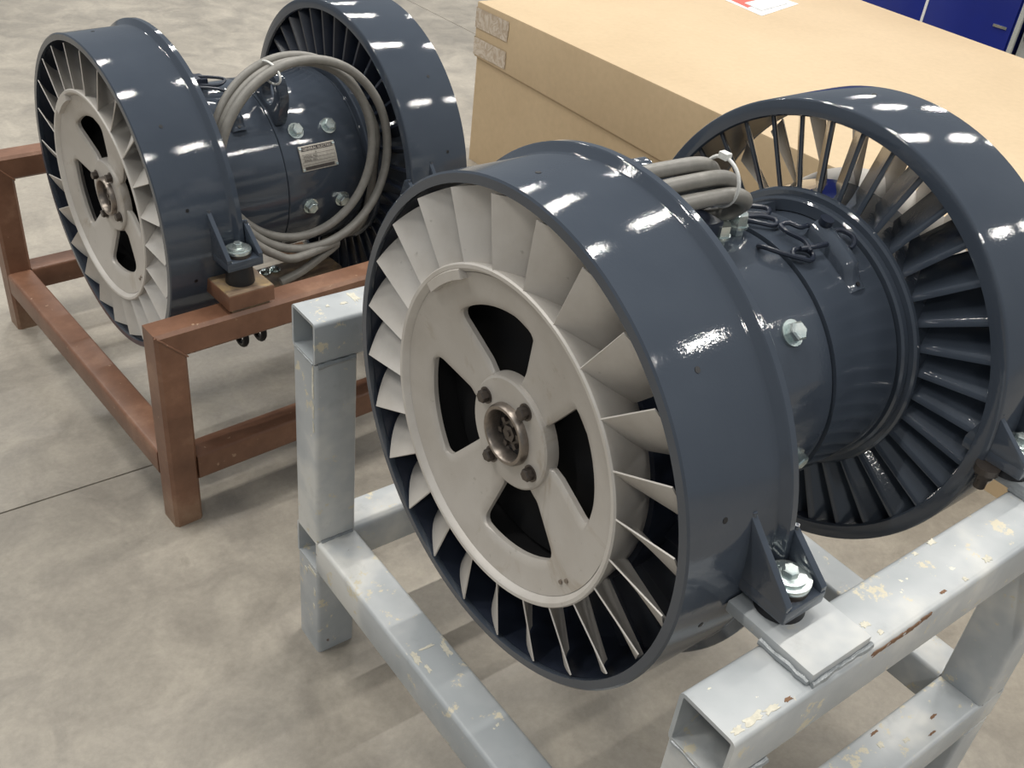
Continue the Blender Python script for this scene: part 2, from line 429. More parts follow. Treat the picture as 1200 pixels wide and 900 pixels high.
def rotor(root, far, hand, phase=10.0):
    k = dict(mirror=XM if far else None)
    # hub barrel with rolled front rim
    mb = MB()
    mb.lathe([(0.026, 0.634), (0.004, 0.646), (-0.003, 0.654), (-0.004, 0.668), (0.003, 0.674), (0.02, 0.672), (0.10, 0.650), (0.22, 0.625), (0.235, 0.615),
              (0.235, 0.595), (0.10, 0.612), (0.045, 0.618)], 128)
    hub = mb.build('rotor', M_ALU, root, **k)
    # dished web with four rounded openings
    def cone(r): return 0.022 + 0.062 * min(1, max(0, (0.628 - r) / 0.34)) ** 0.85
    NB = 96; rings = []
    web = MB()
    def pol(r, a, dx=0.0): return cp(cone(r) + dx, r, a)
    # rounded opening: convex outline with rounded corners, found by bisection along rays
    CRN = [(-0.052, 0.236), (0.052, 0.236)] + [((0.468) * math.sin(math.radians(q_)), (0.468) * math.cos(math.radians(q_))) for q_ in (22.5, 18, 13.5, 9, 4.5, 0, -4.5, -9, -13.5, -18, -22.5)]
    def sdf(x, y):
        d = 1e9; inside = True
        for q in range(len(CRN)):
            ax_, ay_ = CRN[q]; bx_, by_ = CRN[(q + 1) % len(CRN)]
            ex, ey = bx_ - ax_, by_ - ay_; t = max(0, min(1, ((x - ax_) * ex + (y - ay_) * ey) / (ex * ex + ey * ey)))
            d = min(d, math.hypot(x - ax_ - ex * t, y - ay_ - ey * t))
            if ex * (y - ay_) - ey * (x - ax_) < 0: inside = False
        return -d if inside else d
    def hole(i):
        a = 2 * PI * i / NB; lo, hi = 0.0, 0.4
        for _ in range(24):
            m_ = (lo + hi) / 2
            if sdf(m_ * math.cos(a), 0.372 + m_ * math.sin(a)) < 0.036: lo = m_
            else: hi = m_
        x, y = lo * math.cos(a), 0.372 + lo * math.sin(a)
        return math.hypot(x, y), math.degrees(math.atan2(x, y))
    def border(i):
        a = 2 * PI * i / NB; ca, sa = math.cos(a), math.sin(a); m = max(abs(ca), abs(sa))
        u, v = ca / m, sa / m
        r = 0.372 + (0.262 * v if v > 0 else 0.180 * v)
        return r, u * 45
    for side, dx in ((0, 0.0), (1, 0.03)):
        for qd in range(4):
            c0 = 18 + 90 * qd; rows = []
            for i in range(NB):
                (rh, ah), (rb, ab) = hole(i), border(i)
                row = []
                for t in (0, 0.10, 0.3, 0.6, 1.0):
                    r = rh + (rb - rh) * t; ang = ah + (ab - ah) * t
                    lip = 0.010 * (1 - t / 0.10) if (t < 0.10 and not side) else 0
                    row.append(pol(r, c0 + ang, dx + lip))
                rows.append(row)
            web.grid(rows, True, False)
            if side == 0:
                rows = []
                for i in range(NB):
                    rh, ah = hole(i)
                    rows.append([pol(rh, c0 + ah, 0.010), pol(rh, c0 + ah, 0.03)])
                web.grid(rows, True, False)
    w = web.build('hub_disc', M_DISC, hub, **k, angle=60)
    lb = MB(); lb.lathe([(0.130, 0.609), (0.232, 0.594), (0.232, 0.588), (0.130, 0.600)], 64); lb.build('hub_shade_lining', M_VOID, hub, **k)  # added black ring, paints the dark inside of the hub barrel
    # hub boss plate, cup and four bolts
    b2 = MB(); b2.lathe([(0.066, 0.10), (0.066, 0.220), (0.072, 0.228), (0.10, 0.236), (0.12, 0.236), (0.12, 0.10)], 64)
    b2.build('hub_boss', M_DISC, hub, **k)
    b3 = MB(); b3.lathe([(0.10, 0.098), (0.045, 0.100), (0.036, 0.106), (0.036, 0.118), (0.045, 0.124), (0.068, 0.127), (0.10, 0.127)], 64)
    b3.build('bearing_cup', M_RIM, hub, **k)
    b4 = MB(); b4.cyl((0.12, 0, 0), (0.098, 0, 0), 0.099, 40)
    b4.build('cup_recess', M_BLACK, hub, **k)
    b5 = MB(); b5.cyl((0.10, 0, 0), (0.078, 0, 0), 0.062, 6); b5.cyl((0.078, 0, 0), (0.066, 0, 0), 0.036, 6)
    for a in range(0, 360, 60): b5.box(0.066, 0.088, -0.010, 0.010, 0.045, 0.066, (lambda aa: (lambda p: Matrix.Rotation(math.radians(aa), 4, 'X') @ Vector(p)))(a + 15))
    b5.cyl((0.066, 0, 0), (0.060, 0, 0), 0.012, 10)
    b5.build('castle_nut', M_STEEL, hub, **k)
    for a in (62, 152, 242, 332):
        bb = MB(); p = cp(0.067, 0.176, a); bolt(bb, p, (-1, 0, 0), 0.026, 0.028)
        bb.build('hub_bolt', M_STEEL, hub, **k)
    rv = []
    for a, r in ((-41, 0.585), (-37, 0.588)):
        bb = MB(); bb.cyl(pol(r, a, 0.004), pol(r, a, -0.008), 0.009, 12); bb.build('balance_rivet', M_RIM, hub, **k)
    # balance clip on the rim, upper left
    bb = MB(); bb.lathe([(0.0, 0.612), (-0.006, 0.612), (-0.008, 0.648), (-0.001, 0.652), (0.02, 0.65), (0.028, 0.612)], 16, math.radians(118), math.radians(140))
    bb.build('balance_clip', M_ALU, hub, **k)
    # 24 twisted blades
    vb = MB(); NS, NT = 8, 6; th = 0.011
    dp0 = 0.185; rt, rtip = 0.664, 0.943 if not far else 0.96
    def P(s, t, off):
        r = rt + (rtip - rt) * t - 0.20 * s * dp0 * (1 - t)
        sw = (14.6 - 2.2 * t); dp = 0.185 * (1 - t) + 0.150 * t
        a = -(sw * s) - 2.2 * math.sin(PI * s) * t
        x = 0.002 + dp * s
        ofs = off * th * (0.25 + 0.75 * math.sin(PI * min(1, 0.12 + s * 0.88)))
        # offset roughly normal to the chord
        nx = math.radians(sw) * r; L = math.hypot(nx, dp)
        x += ofs * nx / L; a += math.degrees(ofs * dp / L / r)
        return cp(x, r, hand * a)
    for off in (0.5, -0.5):
        vb.grid([[P(i / NS, j / NT, off) for j in range(NT + 1)] for i in range(NS + 1)])
    for fixed, idx in (('s', 0), ('s', 1), ('t', 0), ('t', 1)):
        n_ = NT if fixed == 's' else NS
        vb.grid([[P(idx, j / n_, o) if fixed == 's' else P(j / n_, idx, o) for o in (0.5, -0.5)] for j in range(n_ + 1)])
    first = vb.build('rotor_blade', M_ALU, hub, **k, angle=50)
    # positive rotation about X turns the angle the other way
    for i in range(24):
        a = -math.radians(phase + 15 * i)
        if i == 0: first.rotation_euler = (a, 0, 0)
        else: inst(first, hub, (a, 0, 0))
    return hub

def lug(root, x0, x1, rr, mz):
    """angle-plate foot with two triangular gussets and a washer stack"""
    zp = -0.055; yo = -1.195
    k = dict()
    mb = MB(); mb.box(x0, x1, yo, -0.93, zp, zp + 0.055)
    L = mb.build('mounting_lug', M_NAVY, root, bevel=0.008)
    for xx in (x0, x1 - 0.028):
        g = MB()
        inner = (xx > x0) == (x0 < 1)
        zt_ = 0.15 if inner else 0.24; r2 = 1.04 if inner else rr; yt = -math.sqrt(r2 * r2 - zt_ * zt_) + 0.012
        poly = [(-0.93, zp + 0.05), (yo + 0.004, zp + 0.05), (yo + 0.004, zp + 0.075), (yt - 0.012, zt_), (yt + 0.03, zt_), ]
        n = len(poly)
        vs = [(xx, y, z) for y, z in poly] + [(xx + 0.028, y, z) for y, z in poly]
        g.add(vs, [tuple(range(n)), tuple(range(2 * n - 1, n - 1, -1))] + [(i, (i + 1) % n, n + (i + 1) % n, n + i) for i in range(n)])
        g.build('gusset', M_NAVY, L, bevel=0.004)
        wb = MB(); wb.tube([(xx + 0.014, yt - 0.005, zt_ + 0.012), (xx + 0.014, yt - 0.012 , zt_ - 0.05), (xx + 0.014, -r2 - 0.002, 0.02)], 0.012, 8)
        wb.build('weld_bead', M_NAVY, L)
    cx, cy = (x0 + x1) / 2, yo + 0.090
    wz = zp + 0.055
    b = MB(); b.cyl((cx, cy, wz), (cx, cy, wz + 0.022), 0.076, 40); b.build('rubber_washer', M_STEEL, L)
    b = MB(); b.cyl((cx, cy, wz + 0.022), (cx, cy, wz + 0.040), 0.078, 40); b.cyl((cx, cy, wz + 0.04), (cx, cy, wz + 0.050), 0.058, 40); b.cyl((cx, cy, wz + 0.046), (cx, cy, wz + 0.052), 0.042, 32)
    b.build('zinc_washer', M_ZINC, L, bevel=0.003)
    b = MB(); bolt(b, (cx, cy, wz + 0.052), (0, 0, 1), 0.029, 0.026, False); b.build('lug_bolt', M_ZINC, L)
    b = MB(); b.cyl((cx, cy, zp), (cx, cy, mz), 0.075, 32, 0.088); b.build('rubber_mount', M_BLACK, L)
    return L

def hairpin(root, pts, r=0.0105):
    b = MB(); b.tube(pts, r, 8); return b.build('hairpin_clip', M_DARK, root)

def housing(root, seam, notch):
    b = MB(); b.lathe([(0.26, 0.10), (0.26, 0.54), (0.28, 0.56), (1.90, 0.56), (1.92, 0.54), (1.92, 0.10)], 96)
    h = b.build('motor_housing', M_NAVY, root)
    for xa, xb in ((0.20, 0.258), (1.922, 1.97)):
        b = MB(); b.cyl((xa, 0, 0), (xb, 0, 0), 0.555, 64); b.cyl((0.10 if xa < 1 else 1.97, 0, 0), (0.2 if xa < 1 else 2.05, 0, 0), 0.12, 32); b.build('end_cover', M_VOID, h)  # housing ends coloured black to carry the shade behind the disc openings
    b = MB(); b.lathe([(0.30, 0.555), (0.30, 0.590), (seam - 0.004, 0.592), (seam, 0.588), (seam, 0.555)], 96); b.build('front_sleeve', M_NAVY, h)
    # rear sleeve, with a cut-out where the photo has one
    b = MB(); x0, x1, ro, ri = seam + (0.005 if notch else 0.0025), 1.64, 0.606, 0.558
    if notch:
        NA, xs = 120, [x0, 1.47, x1]
        def solid(i, j): return not (j == 1 and 26 <= i < 37)
        for i in range(NA):
            a0, a1 = 360 * i / NA, 360 * (i + 1) / NA
            for j in range(2):
                if not solid(i, j): continue
                A, B = xs[j], xs[j + 1]
                o = [cp(A, ro, a0), cp(B, ro, a0), cp(B, ro, a1), cp(A, ro, a1)]; n_ = [cp(A, ri, a0), cp(B, ri, a0), cp(B, ri, a1), cp(A, ri, a1)]
                fs = [(0, 1, 2, 3)]
                if not solid((i - 1) % NA, j): fs.append((0, 4, 5, 1))
                if not solid((i + 1) % NA, j): fs.append((2, 6, 7, 3))
                if j == 0: fs.append((0, 3, 7, 4))
                if j == 1 or not solid(i, 1): fs.append((1, 5, 6, 2))
                b.add(o + n_, fs)
        sl = MB(); sl.v, sl.f, sl.mi = b.v, b.f, b.mi
        o = sl.build('rear_sleeve', M_NAVY, h)
        bm = bmesh.new(); bm.from_mesh(o.data); bmesh.ops.remove_doubles(bm, verts=bm.verts, dist=1e-5)
        bmesh.ops.recalc_face_normals(bm, faces=bm.faces); bm.to_mesh(o.data); bm.free()
        o.data.set_sharp_from_angle(angle=math.radians(35))
    else:
        ro = 0.595; b.lathe([(x0, ri), (x0, ro - 0.003), (x0 + 0.004, ro), (x1 - 0.03, ro), (x1, ro - 0.02), (x1, ri)], 96); b.build('rear_sleeve', M_NAVY, h)
    b = MB(); b.lathe([(1.66, 0.565), (1.66, 0.615), (1.668, 0.625), (1.695, 0.625), (1.70, 0.60), (1.70, 0.565)], 96); b.build('housing_flange', M_NAVY, h)
    b = MB(); b.lathe([(0.475, 0.565), (0.475, 0.628), (0.50, 0.628), (0.505, 0.60), (0.505, 0.565)], 96); b.build('housing_flange', M_NAVY, h)
    return h

def side_bolt(root, x, ang, r0=0.592, rb=0.041):
    b = MB(); n = cp(0, 1, ang); p = cp(x, r0, ang); bolt(b, p, n, rb, 0.040)
    return b.build('housing_bolt', M_ZINC, root)

def eye(root, x, ang, h=0.21, w=0.155):
    """lifting eye: arched plate with a hole, standing on the tube across the axis"""
    e1 = cp(0, 1, ang); e2 = Vector((0, e1.z, -e1.y)); base = cp(x, 0.585, ang)
    out = []; inn = []; K = 28
    for i in range(K):
        a = 2 * PI * i / K; inn.append((0.074 * math.cos(a), 0.135 + 0.082 * math.sin(a)))
        c, s_ = math.cos(a), math.sin(a)
        m = max(abs(c), abs(s_))
        if s_ >= -0.05: out.append((w * c, 0.10 + (h - 0.10 + 0.02) * s_))
        else: out.append((w * c / m * 1.05, 0.10 + (0.115 * s_ / m)))
    mb = MB(); rows = []
    def q(uv, dx): return base + e2 * uv[0] + e1 * uv[1] + Vector((dx, 0, 0))
    t = 0.034
    for i in range(K): rows.append([q(inn[i], -t), q(out[i], -t), q(out[i], t), q(inn[i], t)])
    mb.grid(rows, True, True)
    return mb.build('lifting_eye', M_NAVY, root, bevel=0.006)

def latch(root, x, a0, a1, side=1):
    mb = MB(); rows = []
    K = 16
    for i in range(K + 1):
        a = a0 + (a1 - a0) * i / K; row = []
        flat = i > 11
        for j in range(7):
            ph = PI * j / 6; hw = 0.056 if not flat else 0.050
            hh = 0.080 - 0.020 * i / K if not flat else max(0.020, 0.066 - 0.016 * (i - 11))
            row.append(cp(x + hw * math.cos(ph), 0.600 + hh * math.sin(ph), a))
        rows.append(row)
    mb.grid(rows)
    b0 = len(mb.v) - (K + 1) * 7
    mb.f += [tuple(range(b0, b0 + 7)), tuple(reversed(range(b0 + K * 7, b0 + K * 7 + 7)))]; mb.mi += [0, 0]
    L = mb.build('latch_body', M_NAVY, root, angle=55)
    hb = MB(); hb.cyl(cp(x, 0.675, a0 - 2.5), cp(x, 0.700, a0 - 2.5), 0.030, 16); hb.build('latch_stud', M_DARK, L)
    hb = MB(); hb.cyl(cp(x, 0.618, a1 + 2.2), cp(x, 0.6245, a1 + 2.2), 0.010, 12); hb.build('rivet_hole', M_BLACK, L)
    return L

# ---------------------------------------------------------------- machine on the grey frame
fanA = empty('axial_fan', W(0, 0, 0))
tag(fanA, 'nearest navy twin-drum axial fan with white bladed wheel, bolted on the light grey steel frame', 'fan')
casing(fanA, False); casing(fanA, True)
vanes(fanA, False, 0.965, -1); vanes(fanA, True, 0.985)
rotor(fanA, False, 1, 10.0); rotor(fanA, True, 1, 4.0)
hA = housing(fanA, 1.235, True)
side_bolt(fanA, 1.05, 43.2); side_bolt(fanA, 1.10, -11, rb=0.034)
def stud(root, x, ang):
    b = MB(); n = cp(0, 1, ang); p = cp(x, 0.592, ang)
    b.cyl(p, p + n * 0.03, 0.032, 6); b.cyl(p + n * 0.03, p + n * 0.042, 0.046, 20); b.cyl(p + n * 0.042, p + n * 0.088, 0.042, 6)
    return b.build('stacked_nut', M_ZINC, root)
stud(fanA, 1.17, 93); stud(fanA, 1.03, 90)
latch(fanA, 1.485, 79, 49.5)
hairpin(fanA, [cp(1.17, 0.60, 81), cp(1.16, 0.625, 77), cp(1.20, 0.632, 72), cp(1.26, 0.632, 68), cp(1.31, 0.628, 66), cp(1.345, 0.625, 68), cp(1.335, 0.625, 71), cp(1.28, 0.625, 72.5), cp(1.25, 0.625, 70), cp(1.29, 0.628, 67.5)])
hairpin(fanA, [cp(1.33, 0.64, 69), cp(1.34, 0.645, 74), cp(1.31, 0.645, 80), cp(1.32, 0.645, 84), cp(1.36, 0.65, 83.5), cp(1.39, 0.648, 80), cp(1.44, 0.645, 80), cp(1.47, 0.65, 77)])
hairpin(fanA, [cp(1.30, 0.635, 71.5), cp(1.36, 0.645, 70), cp(1.43, 0.65, 69.3)])
hairpin(fanA, [cp(1.555, 0.62, 75), cp(1.58, 0.64, 74), cp(1.61, 0.64, 70), cp(1.60, 0.63, 67), cp(1.57, 0.62, 66)])
hairpin(fanA, [cp(1.12, 0.62, 108), cp(1.2, 0.632, 104), cp(1.27, 0.632, 97), cp(1.33, 0.636, 93), cp(1.36, 0.63, 89), cp(1.325, 0.625, 87), cp(1.27, 0.63, 91), cp(1.24, 0.63, 96)])
hairpin(fanA, [cp(1.20, 0.64, 112), cp(1.30, 0.645, 107), cp(1.38, 0.64, 103), cp(1.42, 0.635, 98), cp(1.38, 0.63, 95), cp(1.32, 0.63, 99), cp(1.28, 0.63, 103)])
bz = MB(); bz.cyl(cp(1.24, 0.59, 103), cp(1.24, 0.70, 103), 0.042, 24); bz.box(-0.075, 0.035, -0.035, 0.035, 0.0, 0.085, lambda p: cp(1.24, 0.59, 103) + Matrix.Rotation(math.radians(-13), 3, 'X') @ Vector(p))
bz.build('hinge_block', M_DARK, fanA, bevel=0.008)
hb = MB(); hb.cyl(cp(1.36, 0.598, 79), cp(1.36, 0.6035, 79), 0.022, 16); hb.build('pin_hole', M_BLACK, fanA)
eye(fanA, 0.66, 99, 0.36, 0.13)
bz = MB(); bz.box(0.52, 1.02, -0.02, 0.20, 0.55, 0.70); bz.build('terminal_box', M_DARK, fanA, bevel=0.01)
lug(fanA, 0.285, 0.487, 1.0, -0.092)
lg = lug(fanA, 1.715, 1.915, 1.044, -0.092)
b = MB(); b.cyl((1.70, -1.07, -0.055), (1.70, -1.07, -0.085), 0.05, 20); b.cyl((1.70, -1.07, -0.085), (1.70, -1.07, -0.165), 0.024, 12); b.cyl((1.70, -1.07, -0.085), (1.70, -1.07, -0.115), 0.036, 6)
b.build('bolt_tail', M_STEEL, lg)

# ---------------------------------------------------------------- machine on the brown frame
TB = (-0.262, 3.8695, -0.6015)
fanB = empty('axial_fan', W(*TB), (0, -0.01125, 0.0708))
tag(fanB, 'farther navy twin-drum axial fan with grey cable looped over it, on the rusty brown frame', 'fan')
casing(fanB, False); casing(fanB, True)
vanes(fanB, False, 0.965, 0.4); vanes(fanB, True, 0.985, -0.45)
rotor(fanB, False, -1, 12.0); rotor(fanB, True, 1, 4.0)
hB = housing(fanB, 1.03, False)
for x, a in ((1.175, 41), (1.42, 40.3), (1.19, -8.5), (1.44, -9)): side_bolt(fanB, x, a)
eye(fanB, 1.08, 62, 0.27, 0.165)
latch(fanB, 0.80, 68, 47)
hairpin(fanB, [cp(0.60, 0.66, 96), cp(0.70, 0.67, 92), cp(0.82, 0.66, 90), cp(0.90, 0.65, 86), cp(0.84, 0.64, 82), cp(0.75, 0.64, 84), cp(0.66, 0.65, 88)])
hairpin(fanB, [cp(0.62, 0.63, 88), cp(0.72, 0.64, 82), cp(0.80, 0.64, 78), cp(0.87, 0.63, 74), cp(0.90, 0.625, 70), cp(0.84, 0.62, 68), cp(0.80, 0.62, 72)])
bz = MB(); bz.box(0.55, 0.74, -0.06, 0.06, 0.58, 0.68); bz.build('hinge_block', M_DARK, fanB, bevel=0.01)
bz = MB(); bz.box(0.60, 0.80, -0.02, 0.10, 0.58, 0.66); bz.build('terminal_box', M_DARK, fanB, bevel=0.01)
lug(fanB, 0.27, 0.50, 1.0, -0.175)
lug(fanB, 1.67, 1.88, 1.044, -0.175)
b = MB(); b.box(0.46, 1.71, -0.16, 0.12, -0.935, -0.90)
tp = b.build('tie_plate', M_SCORCH, fanB, bevel=0.006); tp['label'] = 'bare tan steel plate under the drums'
for xx in (1.16, 1.24):
    b = MB(); bolt(b, (xx, 0.04, -0.90), (0, 0, 1), 0.032); b.build('plate_bolt', M_ZINC, tp)
for xx in (0.70, 0.84):
    b = MB(); b.tube([Vector((xx, -0.42 + 0.075 * math.cos(t * PI / 6), -1.04 + 0.075 * math.sin(t * PI / 6))) for t in range(12)], 0.022, 10, closed=True, smooth=3)
    o = b.build('drain_ring', M_BLACK, fanB)
# nameplate: curved sheet with dark bands and small illegible-size lines of etched text
def curved(mb, x0, x1, a0, a1, r, n=8):
    mb.grid([[cp(x0, r, a0 + (a1 - a0) * i / n), cp(x1, r, a0 + (a1 - a0) * i / n)] for i in range(n + 1)])
NPX0, NPX1, NA0, NA1 = 1.145, 1.415, 30.8, 15.2
b = MB(); rows = []
for i in range(9):
    a = NA0 + (NA1 - NA0) * i / 8; rows.append([cp(NPX0, 0.598, a), cp(NPX0, 0.607, a), cp(NPX1, 0.607, a), cp(NPX1, 0.598, a)])
b.grid(rows); NP = b.build('nameplate', M_PLATE, fanB); NP['label'] = 'etched aluminium rating plate with dark header band'
def npt(u, v, r=0.6085): return cp(NPX0 + (NPX1 - NPX0) * u, r, NA0 + (NA1 - NA0) * v)
def npband(mb, u0, u1, v0, v1, r=0.6085):
    mb.grid([[npt(u0, v0 + (v1 - v0) * i / 3, r), npt(u1, v0 + (v1 - v0) * i / 3, r)] for i in range(4)])
b = MB(); npband(b, 0.06, 0.94, 0.05, 0.22); npband(b, 0.08, 0.90, 0.83, 0.96)
for v in (0.36, 0.50, 0.64, 0.76): npband(b, 0.04, 0.96, v, v + 0.012)
b.build('printed_bands', M_INK, NP)
def text_mesh(name, txt, size, mat, parent, mapf, scale_x=1.0):
    cu = bpy.data.curves.new(name, 'FONT'); cu.body = txt; cu.size = size; cu.resolution_u = 2
    tmp = bpy.data.objects.new(name, cu); COL.objects.link(tmp)
    dg = bpy.context.evaluated_depsgraph_get()
    me = bpy.data.meshes.new_from_object(tmp.evaluated_get(dg))
    COL.objects.unlink(tmp); bpy.data.objects.remove(tmp)
    for vt in me.vertices:
        p = mapf(vt.co.x * scale_x, vt.co.y); vt.co = p
    me.materials.clear(); me.materials.append(mat)
    o = bpy.data.objects.new(name, me); COL.objects.link(o); o.parent = parent
    return o
def np_text(txt, u, v, h, mat, sx=1.0):
    # u,v of the text's left baseline; h = height in v
    return text_mesh('plate_lettering', txt, 1.0, mat, NP, lambda x, y: npt(u + x * h * 0.62, v - y * h, 0.6095) * S, sx)
np_text('GENERAL ELECTRIC', 0.10, 0.19, 0.15, M_PLATE, 1.0)
np_text('A', 0.42, 0.345, 0.12, M_INK)
np_text('MODEL NO.', 0.08, 0.485, 0.12, M_INK)
np_text('SERIAL NO.', 0.08, 0.625, 0.12, M_INK)
for u, v in ((0.035, 0.10), (0.965, 0.10), (0.035, 0.93), (0.965, 0.93)):
    b = MB(); p = npt(u, v, 0.607); b.cyl(p, npt(u, v, 0.613), 0.009, 10); b.build('plate_rivet', M_ZINC, NP)

# ---------------------------------------------------------------- frames of square tube
def sq_tube(axis, lo, hi, c0, c1, w, wall=0.016, chamfer=0.022, open_=True):
    """hollow square tube along axis; c0, c1 lower corner in the other two axes (cyclic order)"""
    mb = MB()
    def ring(t, ins):
        cc = max(0.002, chamfer - ins); a, b_ = ins, w - ins; pts = []
        for (cx, cy, s0) in ((b_ - cc, b_ - cc, 0), (a + cc, b_ - cc, 1), (a + cc, a + cc, 2), (b_ - cc, a + cc, 3)):
            for k in range(4):
                an = (s0 + k / 3) * PI / 2; pts.append((cx + cc * math.cos(an), cy + cc * math.sin(an)))
        out = []
        for p in pts:
            if axis == 'x': out.append((t, c0 + p[0], c1 + p[1]))
            elif axis == 'y': out.append((c0 + p[0], t, c1 + p[1]))
            else: out.append((c0 + p[0], c1 + p[1], t))
        return out
    mb.grid([ring(lo, 0), ring(hi, 0), ring(hi, wall), ring(lo, wall)], True, True)
    return mb

def weld(parent, pts, mat, r=0.011):
    b = MB(); P = []
    pts = [Vector(p) for p in pts]
    for i in range(len(pts) - 1):
        L = (pts[i + 1] - pts[i]).length; n = max(3, int(L / 0.02))
        for k in range(n): P.append(pts[i].lerp(pts[i + 1], k / n) + Vector([random.uniform(-1, 1) * 0.0022 for _ in range(3)]))
    P.append(pts[-1])
    b.tube(P, [r * random.uniform(0.8, 1.25) for _ in P], 8, smooth=0)
    return b.build('weld_bead', mat, parent)

def frameA():
    xe, b_, bl, zt, w, zc, x1 = -0.1124, 1.3881, 1.4542, -0.1409, 0.2298, -1.4994, 2.0813
    root = empty('support_frame', (xe * S, 0, 0))
    tag(root, 'chipped light grey welded square-tube frame carrying the nearest fan', 'frame')
    ox = Vector((-xe * S, 0, -ZF * S))
    def put(mb, name, mat=M_GREY, par=root, off=ox, **k):
        o = mb.build(name, mat, par, **k)
        if par is root: o.location = off
        return o
    xe2 = x1 + w
    for y in (-b_, bl - w):
        r = put(sq_tube('x', xe, xe2 + 0.10, y, zt - w, w), 'top_rail')
        put(sq_tube('x', xe, xe2, y, zc - w, w), 'bottom_rail')
        for x in (xe, x1):
            L = put(sq_tube('z', zc + 0.001, zt - w, x, y, w), 'leg')
            weld(L, [(x + 0.015, y + 0.001, zt - w - 0.004), (x + w - 0.015, y + 0.001, zt - w - 0.004)], M_WELD, 0.013)
            weld(L, [(x + 0.002, y + 0.02, zt - w), (x + 0.002, y + w - 0.02, zt - w)], M_WELD, 0.006)
            weld(L, [(x + w - 0.02, y + .006, zc + .002), (x + 0.02, y + .006, zc + 0.002)], M_WELD, 0.007)
            put(sq_tube('z', ZF, zc - w, x, y, w), 'foot_stub')
    for x in (xe, x1):
        c = put(sq_tube('y', -b_ + w, bl - w, x, zc - w, w), 'cross_rail')
        weld(c, [(x + 0.02, bl - w - 0.004, zc), (x + w - 0.02, bl - w - 0.004, zc)], M_WELD, 0.009)
    # pads under the lugs
    for px in (0.25, 1.76):
        mb = MB(); mb.box(px, px + 0.30, -1.365, -1.0, zt + 0.002, zt + 0.048)
        p = put(mb, 'pad_plate', bevel=0.006)
        weld(p, [(px - 0.004, -1.36, zt + 0.008), (px - 0.004, -1.16, zt + 0.008)], M_WELD, 0.012)
        weld(p, [(px, -1.368, zt + 0.006), (px + 0.31, -1.368, zt + 0.006)], M_WELD, 0.012)
    for px in (0.25, 1.765):
        mb = MB(); mb.box(px, px + 0.31, 1.0, 1.40, zt + 0.002, zt + 0.048); put(mb, 'pad_plate', bevel=0.006)
    # larger flakes and rust strips where the paint has come away
    def chip(ax, c, e1, e2, mat, sgn=1):
        n = 22; rim = []
        for i in range(n):
            a = 2 * PI * i / n; r_ = random.uniform(0.55, 1.1)
            cx = max(-1, min(1, 1.25 * math.cos(a))) ; cy = max(-1, min(1, 1.25 * math.sin(a)))
            rim.append((cx * e1 * r_, cy * e2 * r_))
        def P(u, v, h):
            if ax == 'z': return (c[0] + u, c[1] + v, c[2] + h)
            if ax == 'y': return (c[0] + u, c[1] - h, c[2] + v)
            return (c[0] - h, c[1] + u, c[2] + v)
        mb = MB(); lo = [P(u, v, -0.0005) for u, v in rim]; hi = [P(u * 0.94, v * 0.94, 0.0016) for u, v in rim]
        mb.add(lo + hi, [tuple(range(n, 2 * n))] + [(i, (i + 1) % n, n + (i + 1) % n, n + i) for i in range(n)])
        put(mb, 'paint_chip', mat)
    for px, e in ((0.60, 0.05), (0.69, 0.05), (0.78, 0.05), (0.86, 0.04)):
        chip('y', (px, -b_, zt - 0.022 + random.uniform(-.004, .004)), e, 0.014, M_RUSTY)
    for c, e1, e2, m in (((0.0, -1.352, zt), 0.045, 0.016, M_CREAM), ((0.08, -1.358, zt), 0.035, 0.012, M_CREAM), ((-0.07, -1.356, zt), 0.025, 0.014, M_CREAM),
                         ((0.15, -1.362, zt), 0.02, 0.008, M_RUSTY), ((1.19, -1.178, zt), 0.022, 0.014, M_CREAM), ((1.08, -1.182, zt), 0.012, 0.010, M_CREAM), ((1.30, -1.345, zt), 0.025, 0.016, M_CREAM),
                         ((0.64, -1.35, zt), 0.014, 0.012, M_CREAM), ((1.13, -1.36, zt), 0.012, 0.010, M_CREAM), ((0.62, -1.30, zt), 0.02, 0.015, M_CREAM), ((1.0, -1.355, zt), 0.02, 0.006, M_RUSTY),
                         ((-0.075, 0.30, zc), 0.022, 0.045, M_CREAM), ((-0.06, 0.22, zc), 0.012, 0.03, M_CREAM), ((0.075, 0.27, zc), 0.018, 0.05, M_CREAM), ((0.0, 0.33, zc), 0.05, 0.008, M_CREAM),
                         ((1.50, -1.19, zc), 0.030, 0.007, M_RUSTY), ((1.47, -1.25, zc), 0.022, 0.018, M_CREAM), ((1.60, -1.30, zc), 0.02, 0.012, M_CREAM), ((1.83, -1.29, zc), 0.03, 0.008, M_RUSTY), ((1.74, -1.345, zc), 0.03, 0.006, M_RUSTY),
                         ((0.172, 1.37, zt), 0.022, 0.05, M_CREAM), ((0.10, 1.34, zt), 0.02, 0.012, M_CREAM), ((0.02, 1.35, zt), 0.010, 0.010, M_CREAM)):
        chip('z', c, e1, e2, m)
    for z_, e in ((-0.42, 0.05), (-0.52, 0.06), (-0.64, 0.05), (-0.74, 0.04)):
        chip('x', (xe, bl - w + 0.024, z_), 0.009, e, M_CREAM)
    for y_, z_, e1, e2 in ((1.29, -1.757, 0.05, 0.018), (1.36, -1.80, 0.02, 0.02), (1.26, -1.90, 0.012, 0.03), (1.27, -2.02, 0.014, 0.02)):
        chip('x', (xe, y_, z_), e1, e2, M_CREAM)
    return root
M_CREAM = plain('cream_undercoat', (0.62, 0.59, 0.49), 0.6)
M_RUSTY = plain('bare_rust', (0.20, 0.105, 0.055), 0.7)
FA = frameA()

